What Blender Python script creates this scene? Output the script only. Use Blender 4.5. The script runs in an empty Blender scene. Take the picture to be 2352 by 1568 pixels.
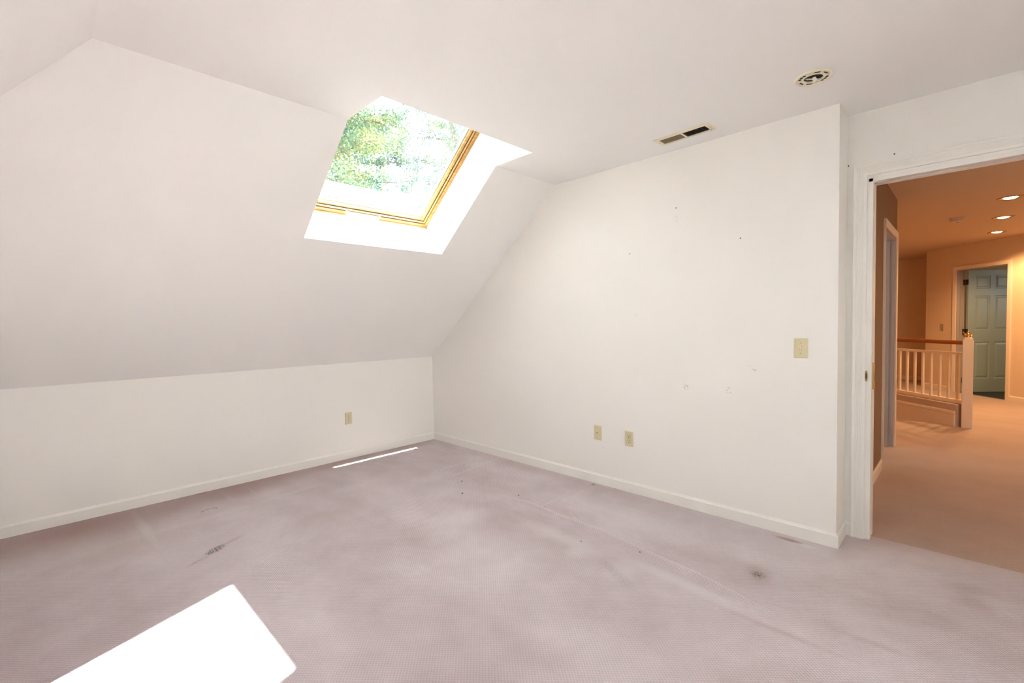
import bpy, bmesh, math, random
from mathutils import Vector, Matrix

random.seed(7)
SC = bpy.context.scene
COL = SC.collection
PI = math.pi

# ------------------------------------------------------------------ dimensions (metres)
H = 2.44            # flat ceiling height
HK = 0.9325         # knee wall height
RUN = 1.8076        # horizontal run of the slope
TAN = (H - HK) / RUN
SLEN = math.hypot(RUN, H - HK)
CS, SN = RUN / SLEN, (H - HK) / SLEN
XW = -4.69          # knee wall on the far left
YB = -6.05           # back wall behind the camera
YR = -3.782         # end of the wall with the light switch
XD = 0.235          # plane of the door wall
XD2 = 0.355         # its hall side
YJ = -3.885         # left jamb of the pocket doorway
YJ2 = -4.76         # right jamb
ZJ = 2.062          # jamb head

# ------------------------------------------------------------------ small helpers
def tag(o, label=None, cat=None, group=None, kind=None):
    if label: o['label'] = label
    if cat: o['category'] = cat
    if group: o['group'] = group
    if kind: o['kind'] = kind
    return o

def thing(name, loc, label, cat, group=None, kind=None, rot=None):
    o = bpy.data.objects.new(name, None)
    COL.objects.link(o)
    o.location = loc
    o.empty_display_size = 0.05
    if rot is not None: o.rotation_euler = rot
    return tag(o, label, cat, group, kind)

class MB:
    def __init__(self): self.bm = bmesh.new()
    def poly(self, pts):
        vs = [self.bm.verts.new(p) for p in pts]
        return self.bm.faces.new(vs)
    def box(self, x0, x1, y0, y1, z0, z1, bev=0.0, seg=1):
        t = bmesh.new()
        bmesh.ops.create_cube(t, size=1.0)
        for v in t.verts:
            v.co = Vector(((x0+x1)/2 + v.co.x*(x1-x0), (y0+y1)/2 + v.co.y*(y1-y0), (z0+z1)/2 + v.co.z*(z1-z0)))
        if bev > 0:
            bmesh.ops.bevel(t, geom=list(t.edges), offset=bev, segments=seg, affect='EDGES', profile=0.5)
        return self.add(t)
    def add(self, t, M=None):
        if M is not None: bmesh.ops.transform(t, matrix=M, verts=t.verts)
        me = bpy.data.meshes.new('t'); t.to_mesh(me); t.free()
        self.bm.from_mesh(me); bpy.data.meshes.remove(me)
        return self
    def prism(self, pts, vec):
        vec = Vector(vec)
        a = [self.bm.verts.new(p) for p in pts]
        b = [self.bm.verts.new(Vector(p) + vec) for p in pts]
        n = len(pts)
        self.bm.faces.new(a); self.bm.faces.new(b[::-1])
        for i in range(n):
            self.bm.faces.new((a[i], b[i], b[(i+1) % n], a[(i+1) % n]))
        return self
    def lathe(self, prof, cx=0, cy=0, cz=0, n=40, close=False):
        # prof: list of (radius, z); spins about +z
        rings = []
        for r, z in prof:
            rings.append([self.bm.verts.new((cx + r*math.cos(2*PI*i/n), cy + r*math.sin(2*PI*i/n), cz + z)) for i in range(n)] if r > 1e-6
                         else [self.bm.verts.new((cx, cy, cz + z))])
        for A, B in zip(rings[:-1], rings[1:]):
            for i in range(n):
                j = (i+1) % n
                if len(A) == 1 and len(B) == 1: continue
                if len(A) == 1: self.bm.faces.new((A[0], B[j], B[i]))
                elif len(B) == 1: self.bm.faces.new((A[i], A[j], B[0]))
                else: self.bm.faces.new((A[i], A[j], B[j], B[i]))
        return self
    def tube(self, pts, rad, n=8):
        pts = [Vector(p) for p in pts]
        rings = []
        for i, p in enumerate(pts):
            d = (pts[min(i+1, len(pts)-1)] - pts[max(i-1, 0)]).normalized()
            a = d.cross(Vector((0, 0, 1)))
            if a.length < 1e-3: a = d.cross(Vector((1, 0, 0)))
            a.normalize(); b = d.cross(a)
            r = rad[i] if isinstance(rad, (list, tuple)) else rad
            rings.append([self.bm.verts.new(p + a*r*math.cos(2*PI*k/n) + b*r*math.sin(2*PI*k/n)) for k in range(n)])
        for A, B in zip(rings[:-1], rings[1:]):
            for k in range(n):
                self.bm.faces.new((A[k], A[(k+1) % n], B[(k+1) % n], B[k]))
        self.bm.faces.new(rings[0][::-1]); self.bm.faces.new(rings[-1])
        return self
    def sweep(self, prof, frames):
        # prof: list of (a,b); frames: list of (origin, A, B) -> origin + a*A + b*B ; open profile swept along frames, ends capped
        rings = [[self.bm.verts.new(Vector(o) + a*Vector(A) + b*Vector(B)) for a, b in prof] for o, A, B in frames]
        n = len(prof)
        for R, S in zip(rings[:-1], rings[1:]):
            for i in range(n-1):
                self.bm.faces.new((R[i], R[i+1], S[i+1], S[i]))
        self.bm.faces.new(rings[0][::-1]); self.bm.faces.new(rings[-1])
        return self
    def build(self, name, mat, parent=None, smooth=False, recalc=True, M=None):
        if M is not None: bmesh.ops.transform(self.bm, matrix=M, verts=self.bm.verts)
        if recalc: bmesh.ops.recalc_face_normals(self.bm, faces=self.bm.faces)
        me = bpy.data.meshes.new(name)
        self.bm.to_mesh(me); self.bm.free()
        if smooth:
            for p in me.polygons: p.use_smooth = True
        me.materials.append(mat)
        o = bpy.data.objects.new(name, me)
        COL.objects.link(o)
        if parent is not None: o.parent = parent
        return o

def dup(root, loc, rot=None, label=None):
    r = root.copy(); COL.objects.link(r); r.location = loc
    if rot is not None: r.rotation_euler = rot
    if label: r['label'] = label
    for ch in list(root.children):
        c = ch.copy(); COL.objects.link(c); c.parent = r
        for g in list(ch.children):
            d = g.copy(); COL.objects.link(d); d.parent = c
    return r

# ------------------------------------------------------------------ materials
def nt(name):
    m = bpy.data.materials.new(name); m.use_nodes = True
    t = m.node_tree; t.nodes.clear()
    return m, t
def N(t, typ, **kw):
    n = t.nodes.new(typ)
    for k, v in kw.items():
        if k in n.inputs.keys(): n.inputs[k].default_value = v
        else: setattr(n, k, v)
    return n
def L(t, a, b): t.links.new(a, b)
def pbr(name, col, rough=0.6, metal=0.0, var=0.0, vscale=6.0, bump=0.0, bscale=200.0, spec=0.5):
    m, t = nt(name)
    o = N(t, 'ShaderNodeOutputMaterial'); b = N(t, 'ShaderNodeBsdfPrincipled')
    b.inputs['Roughness'].default_value = rough
    b.inputs['Metallic'].default_value = metal
    b.inputs['Specular IOR Level'].default_value = spec
    L(t, b.outputs[0], o.inputs[0])
    tc = N(t, 'ShaderNodeTexCoord')
    nz = N(t, 'ShaderNodeTexNoise'); nz.inputs['Scale'].default_value = vscale; nz.inputs['Detail'].default_value = 3
    L(t, tc.outputs['Object'], nz.inputs['Vector'])
    mx = N(t, 'ShaderNodeMix', data_type='RGBA')
    mx.inputs[6].default_value = tuple(c*(1-var) for c in col) + (1,)
    mx.inputs[7].default_value = tuple(min(1, c*(1+var)) for c in col) + (1,)
    L(t, nz.outputs[0], mx.inputs[0]); L(t, mx.outputs[2], b.inputs['Base Color'])
    if bump:
        n2 = N(t, 'ShaderNodeTexNoise'); n2.inputs['Scale'].default_value = bscale; n2.inputs['Detail'].default_value = 2
        L(t, tc.outputs['Object'], n2.inputs['Vector'])
        bp = N(t, 'ShaderNodeBump'); bp.inputs['Strength'].default_value = bump; bp.inputs['Distance'].default_value = 0.002
        L(t, n2.outputs[0], bp.inputs['Height']); L(t, bp.outputs[0], b.inputs['Normal'])
    return m

def M2(t, op, a, b=None, c=None, clamp=False):
    n = N(t, 'ShaderNodeMath', operation=op); n.use_clamp = clamp
    for i, v in enumerate((a, b, c)):
        if v is None: continue
        if isinstance(v, (int, float)): n.inputs[i].default_value = v
        else: L(t, v, n.inputs[i])
    return n.outputs[0]

WALLC = (0.84, 0.821, 0.785)
def wall_mat(name, col, marks=()):
    """painted drywall; marks: (x, y, z, radius, strength, colour) small scuffs with a shape of their own"""
    m, t = nt(name)
    o = N(t, 'ShaderNodeOutputMaterial'); b = N(t, 'ShaderNodeBsdfPrincipled')
    b.inputs['Roughness'].default_value = 0.62; b.inputs['Specular IOR Level'].default_value = 0.25
    L(t, b.outputs[0], o.inputs[0])
    tc = N(t, 'ShaderNodeTexCoord'); P = tc.outputs['Object']
    n1 = N(t, 'ShaderNodeTexNoise'); n1.inputs['Scale'].default_value = 1.3; n1.inputs['Detail'].default_value = 3
    L(t, P, n1.inputs['Vector'])
    mx = N(t, 'ShaderNodeMix', data_type='RGBA')
    mx.inputs[6].default_value = (col[0]*1.0, col[1]*0.985, col[2]*0.975, 1)
    mx.inputs[7].default_value = (col[0]*0.99, col[1]*1.0, col[2]*1.0, 1)
    L(t, n1.outputs[0], mx.inputs[0])
    cur = mx.outputs[2]
    if marks:
        n3 = N(t, 'ShaderNodeTexNoise'); n3.inputs['Scale'].default_value = 90; n3.inputs['Detail'].default_value = 4
        L(t, P, n3.inputs['Vector'])
    for (x, y, z, r, s, c) in marks:
        d = N(t, 'ShaderNodeVectorMath', operation='DISTANCE'); L(t, P, d.inputs[0]); d.inputs[1].default_value = (x, y, z)
        k = N(t, 'ShaderNodeMapRange'); k.inputs['From Min'].default_value = r; k.inputs['From Max'].default_value = r*0.4
        L(t, d.outputs['Value'], k.inputs['Value'])
        k2 = N(t, 'ShaderNodeMapRange'); k2.inputs['From Min'].default_value = 0.5; k2.inputs['From Max'].default_value = 0.62
        L(t, n3.outputs[0], k2.inputs['Value'])
        f = M2(t, 'MULTIPLY', M2(t, 'MULTIPLY', k.outputs[0], k2.outputs[0]), s)
        mm = N(t, 'ShaderNodeMix', data_type='RGBA'); mm.inputs[7].default_value = c + (1,)
        L(t, f, mm.inputs[0]); L(t, cur, mm.inputs[6]); cur = mm.outputs[2]
    L(t, cur, b.inputs['Base Color'])
    return m

GR = (0.34, 0.32, 0.29)
M_WALL = wall_mat('wall_paint', WALLC)
M_GABLE = wall_mat('switch_wall_paint', WALLC, [
    (0, -2.924, 0.833, 0.03, 0.7, GR), (0, -3.206, 0.836, 0.03, 0.7, GR), (0, -3.356, 0.971, 0.018, 0.6, GR),
    (0, -3.33, 0.995, 0.015, 0.5, GR), (0, -2.25, 0.30, 0.018, 0.35, GR), (0, -2.867, 1.98, 0.035, 0.45, (0.66, 0.60, 0.47)),
    (0, -2.55, 1.33, 0.02, 0.25, GR), (0, -2.30, 0.62, 0.02, 0.2, GR)])
M_SLOPE = wall_mat('slope_paint', (0.845, 0.838, 0.828))
M_CEIL = wall_mat('ceiling_paint', (0.858, 0.857, 0.848))
M_TRIM = pbr('white_trim_paint', (0.825, 0.805, 0.755), rough=0.38, var=0.012, vscale=9)
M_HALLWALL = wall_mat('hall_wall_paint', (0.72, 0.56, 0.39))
M_HALLDIM = wall_mat('hall_wall_dimmed', (0.24, 0.15, 0.098))  # hall wall colour darkened to imitate the dim near end
M_HALLCEIL = wall_mat('hall_ceiling_paint', (0.58, 0.435, 0.32))
M_HALLTRIM = pbr('hall_trim_paint', (0.80, 0.68, 0.54), rough=0.4, var=0.01)
M_IVORY = pbr('ivory_plastic', (0.66, 0.585, 0.38), rough=0.35, var=0.015)
M_IVORY2 = pbr('ivory_plastic_light', (0.70, 0.63, 0.43), rough=0.35, var=0.01)
M_DARK = pbr('dark_slot', (0.025, 0.02, 0.016), rough=0.7)
M_SCREW = pbr('painted_screw', (0.36, 0.31, 0.20), rough=0.4, metal=0.3)
M_VENT = pbr('cream_enamel', (0.74, 0.67, 0.50), rough=0.35, var=0.02)
M_LOUVER = pbr('louver_enamel', (0.44, 0.35, 0.22), rough=0.45)
M_PLATE = pbr('cream_steel', (0.75, 0.70, 0.53), rough=0.35, var=0.02)
M_STEEL = pbr('bare_steel', (0.70, 0.68, 0.62), rough=0.25, metal=0.9)
M_BRASS = pbr('brass', (0.70, 0.47, 0.16), rough=0.28, metal=1.0)
M_ABRASS = pbr('antique_brass', (0.33, 0.22, 0.09), rough=0.4, metal=0.9)
M_BRONZE = pbr('dark_bronze', (0.045, 0.03, 0.018), rough=0.45, metal=0.5)
M_NAIL = pbr('dark_iron', (0.06, 0.055, 0.05), rough=0.5, metal=0.6)
M_CRUMB = pbr('dark_crumb', (0.05, 0.042, 0.036), rough=0.9)
M_BLACK = pbr('black_gasket', (0.03, 0.022, 0.016), rough=0.6)
M_GREYMET = pbr('grey_glazing_bead', (0.42, 0.45, 0.45), rough=0.4, metal=0.3)
M_HANDLE = pbr('white_handle', (0.86, 0.85, 0.80), rough=0.3)
M_JAMBDIM = pbr('jamb_trim_dimmed', (0.40, 0.345, 0.31), rough=0.5)  # trim colour darkened to imitate the dim light on the jambs
M_OUTDOOR = pbr('green_white_door_paint', (0.29, 0.345, 0.28), rough=0.4, var=0.01)
M_TEAL = pbr('dark_green_carpet', (0.018, 0.03, 0.028), rough=0.95, var=0.2, vscale=60)
M_DET = pbr('detector_plastic', (0.58, 0.50, 0.40), rough=0.5)

def wood(name, c0, c1, scale=6.0, rough=0.4, axis=(1, 14, 14)):
    m, t = nt(name)
    o = N(t, 'ShaderNodeOutputMaterial'); b = N(t, 'ShaderNodeBsdfPrincipled'); b.inputs['Roughness'].default_value = rough
    L(t, b.outputs[0], o.inputs[0])
    tc = N(t, 'ShaderNodeTexCoord'); mp = N(t, 'ShaderNodeMapping'); mp.inputs['Scale'].default_value = axis
    L(t, tc.outputs['Object'], mp.inputs[0])
    nz = N(t, 'ShaderNodeTexNoise'); nz.inputs['Scale'].default_value = scale; nz.inputs['Detail'].default_value = 4; nz.inputs['Distortion'].default_value = 0.6
    L(t, mp.outputs[0], nz.inputs['Vector'])
    r = N(t, 'ShaderNodeValToRGB'); r.color_ramp.elements[0].color = c0 + (1,); r.color_ramp.elements[1].color = c1 + (1,)
    r.color_ramp.elements[0].position = 0.35; r.color_ramp.elements[1].position = 0.65
    L(t, nz.outputs[0], r.inputs[0]); L(t, r.outputs[0], b.inputs['Base Color'])
    return m
M_PINE = wood('varnished_pine', (0.50, 0.25, 0.06), (0.68, 0.40, 0.13), 5.0)
M_PINED = wood('varnished_pine_sash', (0.58, 0.33, 0.10), (0.74, 0.50, 0.22), 5.0)
M_OAK = wood('stained_oak', (0.20, 0.055, 0.012), (0.30, 0.095, 0.025), 4.0, 0.3)

def glass_mat(name):
    m, t = nt(name)
    o = N(t, 'ShaderNodeOutputMaterial')
    fr = N(t, 'ShaderNodeFresnel'); fr.inputs['IOR'].default_value = 2.2
    tr = N(t, 'ShaderNodeBsdfTransparent'); tr.inputs[0].default_value = (0.93, 0.97, 0.95, 1)
    gl = N(t, 'ShaderNodeBsdfGlossy'); gl.inputs['Roughness'].default_value = 0.0; gl.inputs[0].default_value = (1, 1, 1, 1)
    mx = N(t, 'ShaderNodeMixShader')
    L(t, fr.outputs[0], mx.inputs[0]); L(t, tr.outputs[0], mx.inputs[1]); L(t, gl.outputs[0], mx.inputs[2]); L(t, mx.outputs[0], o.inputs[0])
    return m
M_GLASS = glass_mat('window_glass')

def emit(name, col, s):
    m, t = nt(name)
    o = N(t, 'ShaderNodeOutputMaterial'); e = N(t, 'ShaderNodeEmission'); e.inputs[0].default_value = col + (1,); e.inputs[1].default_value = s
    L(t, e.outputs[0], o.inputs[0]); return m
M_BULB = emit('lamp_glow', (1.0, 0.72, 0.36), 14.0)

def carpet(name, c_lo, c_hi, detailed=False):
    m, t = nt(name)
    o = N(t, 'ShaderNodeOutputMaterial'); b = N(t, 'ShaderNodeBsdfPrincipled')
    b.inputs['Roughness'].default_value = 0.95; b.inputs['Specular IOR Level'].default_value = 0.1
    b.inputs['Sheen Weight'].default_value = 0.15; b.inputs['Sheen Roughness'].default_value = 0.6
    L(t, b.outputs[0], o.inputs[0])
    tc = N(t, 'ShaderNodeTexCoord'); P = tc.outputs['Object']
    # patchy pile, larger then smaller
    def noise(scale, detail=3, dist=0.0, vec=None):
        n = N(t, 'ShaderNodeTexNoise'); n.inputs['Scale'].default_value = scale; n.inputs['Detail'].default_value = detail; n.inputs['Distortion'].default_value = dist
        L(t, vec or P, n.inputs['Vector']); return n.outputs[0]
    mp = N(t, 'ShaderNodeMapping'); mp.inputs['Scale'].default_value = (1.0, 0.45, 1); mp.inputs['Rotation'].default_value = (0, 0, 0.5)
    L(t, P, mp.inputs[0])
    f = M2(t, 'ADD', M2(t, 'MULTIPLY', noise(1.6, 4, 0.3, mp.outputs[0]), 0.75), M2(t, 'MULTIPLY', noise(6.0, 5), 0.25))
    r = N(t, 'ShaderNodeMapRange'); r.inputs['From Min'].default_value = 0.36; r.inputs['From Max'].default_value = 0.64
    L(t, f, r.inputs['Value'])
    mx = N(t, 'ShaderNodeMix', data_type='RGBA'); mx.inputs[6].default_value = c_lo + (1,); mx.inputs[7].default_value = c_hi + (1,)
    L(t, r.outputs[0], mx.inputs[0]); cur = mx.outputs[2]
    # loop pattern: rows of small tufts set on the diagonal
    m2 = N(t, 'ShaderNodeMapping'); m2.inputs['Rotation'].default_value = (0, 0, 0.0); m2.inputs['Scale'].default_value = (1, 1, 1)
    L(t, P, m2.inputs[0])
    sp = N(t, 'ShaderNodeSeparateXYZ'); L(t, m2.outputs[0], sp.inputs[0])
    wob = M2(t, 'MULTIPLY', noise(60, 2), 1.6)
    kx = 2*PI/0.0150; ky = 2*PI/0.0170
    sx = M2(t, 'SINE', M2(t, 'ADD', M2(t, 'MULTIPLY', sp.outputs[0], kx), wob))
    sy = M2(t, 'SINE', M2(t, 'ADD', M2(t, 'MULTIPLY', sp.outputs[1], ky), wob))
    tuft = M2(t, 'MULTIPLY', sx, sy)
    fine = noise(420, 2)
    hgt = M2(t, 'ADD', M2(t, 'MULTIPLY', tuft, 0.42), M2(t, 'MULTIPLY', fine, 1.1))
    shade = M2(t, 'ADD', M2(t, 'MULTIPLY', tuft, 0.115), M2(t, 'MULTIPLY_ADD', fine, 0.34, 0.83))
    mm = N(t, 'ShaderNodeMix', data_type='RGBA', blend_type='MULTIPLY'); mm.inputs[0].default_value = 1.0
    cc = N(t, 'ShaderNodeCombineColor'); 
    for i in range(3): L(t, shade, cc.inputs[i])
    L(t, cur, mm.inputs[6]); L(t, cc.outputs[0], mm.inputs[7]); cur = mm.outputs[2]
    if detailed:
        # stains, soil, pressed-pile streaks and the painted crest light live on the mesh as a three-channel wear map; one noise breaks their edges up
        at = N(t, 'ShaderNodeAttribute', attribute_name='wear_light'); sc_ = N(t, 'ShaderNodeSeparateColor'); L(t, at.outputs['Color'], sc_.inputs[0])
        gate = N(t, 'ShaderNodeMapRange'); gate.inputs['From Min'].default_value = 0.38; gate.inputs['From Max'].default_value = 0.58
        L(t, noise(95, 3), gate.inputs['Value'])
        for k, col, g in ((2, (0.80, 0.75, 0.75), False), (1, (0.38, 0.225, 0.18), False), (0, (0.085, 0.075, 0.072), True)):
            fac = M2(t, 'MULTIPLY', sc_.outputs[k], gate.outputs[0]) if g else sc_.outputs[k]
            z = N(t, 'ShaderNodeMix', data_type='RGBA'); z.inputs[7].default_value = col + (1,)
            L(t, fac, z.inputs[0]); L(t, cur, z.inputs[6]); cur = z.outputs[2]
    L(t, cur, b.inputs['Base Color'])
    bp = N(t, 'ShaderNodeBump'); bp.inputs['Strength'].default_value = 0.9; bp.inputs['Distance'].default_value = 0.004
    L(t, hgt, bp.inputs['Height']); L(t, bp.outputs[0], b.inputs['Normal'])
    return m
M_CARPET = carpet('mauve_loop_carpet', (0.575, 0.477, 0.485), (0.735, 0.645, 0.665), True)
M_HALLCARPET = carpet('rose_hall_carpet', (0.53, 0.39, 0.32), (0.61, 0.46, 0.385))

# ------------------------------------------------------------------ the bedroom carpet (real ridge, grooves and furniture dents)
RIDGE = [(-0.715, -1.70), (-0.700, -1.95), (-0.690, -2.16), (-0.712, -2.36), (-0.718, -2.74), (-0.768, -3.03), (-0.80, -3.33), (-0.85, -3.56), (-0.90, -3.80)]
def seg_d(px, py, a, b):
    ax, ay = a; bx, by = b
    dx, dy = bx-ax, by-ay
    tt = max(0.0, min(1.0, ((px-ax)*dx + (py-ay)*dy) / (dx*dx + dy*dy)))
    return math.hypot(px-ax-tt*dx, py-ay-tt*dy)
GROOVES = [((-0.69, -2.184), (-0.05, -2.171), 0.011, -0.011), 
           ((-0.71, -0.985), (-0.09, -0.945), 0.009, 0.0035), ((-0.09, -0.945), (-0.086, -1.126), 0.009, 0.0035),
           ((-0.086, -1.126), (-0.667, -1.185), 0.009, 0.0035), ((-0.667, -1.185), (-0.71, -0.985), 0.009, 0.0025),
           ((-0.69, -2.20), (-0.05, -2.187), 0.008, 0.003)]
def floor_h(x, y):
    h = 0.0
    if -1.25 < x < 0.02 and -4.1 < y < -0.6:
        # ridge position at this y
        for (x0, y0), (x1, y1) in zip(RIDGE[:-1], RIDGE[1:]):
            if y1 <= y <= y0:
                xc = x0 + (x1-x0)*(y0-y)/(y0-y1)
                fade = min(1, (y+3.80)/0.35, (-1.70-y)/0.35); fade = max(0, fade)
                d = x - xc
                h += 0.0150*fade*math.exp(-(d/0.015)**2) + 0.005*fade*math.exp(-((d-0.03)/0.06)**2) - 0.006*fade*math.exp(-((d+0.045)/0.022)**2)
                break
        for a, b, w, amp in GROOVES:
            d = seg_d(x, y, a, b)
            if d < 0.05: h += amp*math.exp(-(d/w)**2)
    return h
def frange(a, b, n): return [a + (b-a)*i/n for i in range(n)]

# wear map: (x, y, rx, ry, rot, strength, channel, soft)
WEAR = [
    (-0.59, -3.555, 0.050, 0.045, 0.3, 0.85, 0, 0.2), (-0.59, -3.555, 0.15, 0.09, 0.3, 0.40, 1, 0.0),
    (-2.409, -1.183, 0.090, 0.042, 0.65, 1.0, 0, 0.35), (-2.30, -1.12, 0.10, 0.03, 0.5, 0.35, 0, 0.1), (-2.52, -1.27, 0.10, 0.025, 0.45, 0.40, 0, 0.1),
    (-2.245, -0.025, 0.06, 0.022, 0, 0.9, 1, 0.3), (-0.070, -3.565, 0.028, 0.10, 0, 0.8, 1, 0.3), (-0.09, -3.66, 0.035, 0.06, 0, 0.6, 2, 0.3),
    (-0.06, -4.30, 0.10, 0.14, 0.4, 0.30, 1, 0.0), (-0.19, -4.33, 0.12, 0.10, 0.4, 0.25, 1, 0.0), (-0.06, -3.82, 0.14, 0.10, 0.2, 0.22, 1, 0.0),
    (-1.06, -3.03, 0.22, 0.05, 1.1, 0.24, 0, 0.0), (-1.45, -3.12, 0.30, 0.08, 0.8, 0.06, 0, 0.0), (-0.055, -2.19, 0.035, 0.03, 0, 0.8, 0, 0.2),
    (-0.99, -3.75, 0.030, 0.36, 0.0, 0.26, 1, 0.0), (-0.82, -4.05, 0.03, 0.16, 0.05, 0.22, 1, 0.0),
    (-0.92, -3.35, 0.07, 0.50, -0.06, 0.50, 2, 0.0), (-0.93, -2.55, 0.10, 0.45, -0.05, 0.40, 2, 0.0), (-1.16, -1.90, 0.26, 0.24, 0.0, 0.45, 2, 0.0),
    (-1.35, -0.80, 0.42, 0.15, 0.1, 0.40, 2, 0.0), (-1.03, -3.04, 0.17, 0.12, 0.0, 0.40, 2, 0.0), (-1.02, -2.75, 0.12, 0.10, 0.0, 0.35, 2, 0.0),
    (-0.95, -1.45, 0.22, 0.30, 0.2, 0.35, 2, 0.0), (-0.45, -1.75, 0.16, 0.22, 0.0, 0.22, 2, 0.0), (-0.40, -2.75, 0.20, 0.35, 0.0, 0.25, 2, 0.0),
    (-2.65, -0.50, 0.034, 0.52, 0.04, 0.72, 2, 0.5), (-2.12, -0.22, 0.014, 0.24, 0.05, 0.45, 2, 0.5), (-1.95, -0.22, 0.012, 0.24, -0.05, 0.35, 2, 0.5),
    (-2.45, -0.62, 0.70, 0.06, 0.05, 0.30, 2, 0.2), (-1.75, -0.55, 0.40, 0.05, 0.1, 0.30, 2, 0.2), (-0.90, -0.42, 0.016, 0.25, 0.35, 0.35, 2, 0.3), (-0.62, -0.48, 0.016, 0.22, 0.35, 0.30, 2, 0.3),
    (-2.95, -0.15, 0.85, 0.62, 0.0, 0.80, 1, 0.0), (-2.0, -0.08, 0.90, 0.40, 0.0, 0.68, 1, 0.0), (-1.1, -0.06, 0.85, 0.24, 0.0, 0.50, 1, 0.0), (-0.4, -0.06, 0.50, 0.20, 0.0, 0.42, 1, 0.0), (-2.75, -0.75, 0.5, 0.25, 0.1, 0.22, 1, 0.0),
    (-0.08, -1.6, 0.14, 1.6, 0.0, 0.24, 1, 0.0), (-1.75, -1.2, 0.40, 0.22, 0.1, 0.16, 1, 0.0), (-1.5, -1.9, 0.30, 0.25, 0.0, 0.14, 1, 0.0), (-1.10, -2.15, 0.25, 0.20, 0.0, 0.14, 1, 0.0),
    (-0.62, -2.35, 0.10, 0.22, 0.0, 0.22, 1, 0.0), (-0.58, -3.30, 0.16, 0.30, 0.1, 0.16, 1, 0.0), (-1.45, -3.75, 0.35, 0.25, 0.0, 0.12, 1, 0.0)]
def wear_at(x, y):
    c = [0.0, 0.0, 0.0]
    for (bx, by, rx, ry, rot, st, ch, soft) in WEAR:
        dx, dy = x-bx, y-by
        if abs(dx) > rx+ry or abs(dy) > rx+ry: continue
        ca, sa = math.cos(rot), math.sin(rot)
        q = math.hypot((dx*ca+dy*sa)/rx, (-dx*sa+dy*ca)/ry)
        if q < 1:
            k = min(1.0, (1-q)/(1-soft)); k = k*k*(3-2*k)
            c[ch] = 1 - (1-c[ch])*(1-st*k)
    return c
LINES = [((-0.69, -2.175), (-0.05, -2.162), 0.007, 0.45, 2), ((-0.69, -2.187), (-0.05, -2.174), 0.007, 0.55, 1),
         ((-0.71, -0.985), (-0.09, -0.945), 0.007, 0.5, 2), ((-0.09, -0.945), (-0.086, -1.126), 0.007, 0.5, 2), ((-0.086, -1.126), (-0.667, -1.185), 0.007, 0.5, 2), ((-0.667, -1.185), (-0.71, -0.985), 0.007, 0.35, 2)]
def marks_and_crest_light(x, y, c):
    if -1.0 < x < -0.6 and -3.75 < y < -1.75:       # light on the wrinkle crest, painted in as a pale line
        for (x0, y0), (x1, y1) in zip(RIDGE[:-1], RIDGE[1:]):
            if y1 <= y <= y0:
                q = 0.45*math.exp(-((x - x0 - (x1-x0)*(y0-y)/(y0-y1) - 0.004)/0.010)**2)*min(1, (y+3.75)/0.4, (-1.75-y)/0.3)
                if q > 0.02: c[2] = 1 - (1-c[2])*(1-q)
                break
    if x > -0.76 and -2.25 < y < -0.9:
        for a_, b_, w_, st, ch in LINES:
            q = math.exp(-(seg_d(x, y, a_, b_)/w_)**2)*st
            if q > 0.02: c[ch] = 1 - (1-c[ch])*(1-q)
    d = math.hypot((x+2.283)/1.0, (y+0.47)/0.7)
    if abs(d-0.045) < 0.009 and y > -0.47: c[0] = max(c[0], 0.7)
gx = frange(XW-0.1, -3.2, 10) + frange(-3.2, -1.25, 150) + frange(-1.25, 0.0, 230) + frange(0.0, 0.30, 10) + [0.30]
gy = frange(YB-0.1, -4.5, 14) + frange(-4.5, -2.25, 145) + frange(-2.25, -2.12, 32) + frange(-2.12, -1.22, 58) + frange(-1.22, -0.92, 60) + frange(-0.92, -0.6, 20) + frange(-0.6, 0.0, 45) + [0.0, 0.1]
bm = bmesh.new()
grid = [[bm.verts.new((x, y, floor_h(x, y))) for x in gx] for y in gy]
for j in range(len(gy)-1):
    for i in range(len(gx)-1):
        bm.faces.new((grid[j][i], grid[j][i+1], grid[j+1][i+1], grid[j+1][i]))
fb = MB(); fb.bm.free(); fb.bm = bm
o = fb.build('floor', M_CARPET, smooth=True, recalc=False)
wa = o.data.attributes.new('wear_light', 'FLOAT_COLOR', 'POINT')
buf = []
for vv in o.data.vertices:
    c_ = wear_at(vv.co.x, vv.co.y); marks_and_crest_light(vv.co.x, vv.co.y, c_); buf += c_ + [1.0]
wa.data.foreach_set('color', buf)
tag(o, 'mauve pink loop-pile bedroom carpet with stains and a wrinkle', 'carpet', kind='structure')

# ------------------------------------------------------------------ room shell
def struct(mb, name, mat, label, cat, smooth=False):
    return tag(mb.build(name, mat, smooth=smooth), label, cat, kind='structure')

m = MB(); m.box(XW-0.12, 0.0, 0.0, 0.12, -0.3, HK)
struct(m, 'wall_knee', M_WALL, 'low cream knee wall under the sloped ceiling', 'wall')
m = MB(); m.box(XW-0.12, XW, YB, 0.0, -0.3, HK)
struct(m, 'wall_left', M_WALL, 'low cream knee wall on the far left side', 'wall')
m = MB(); m.prism([(0, 0.12, -0.3), (0, 0.12, HK-0.1*TAN), (0, 0, HK), (0, -RUN, H), (0, YR, H), (0, YR, -0.3)], (XD2, 0, 0))
struct(m, 'wall_gable', M_GABLE, 'tall cream wall with the light switch, cut by the slope', 'wall')

# door wall with the pocket doorway
m = MB()
m.box(XD, XD2, YJ, YR, -0.3, H)
m.box(XD, XD2, YJ2, YJ, ZJ, H)
m.box(XD, XD2, YB, YJ2, -0.3, H)
struct(m, 'wall_door', M_WALL, 'cream wall around the pocket doorway to the hall', 'wall')

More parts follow.
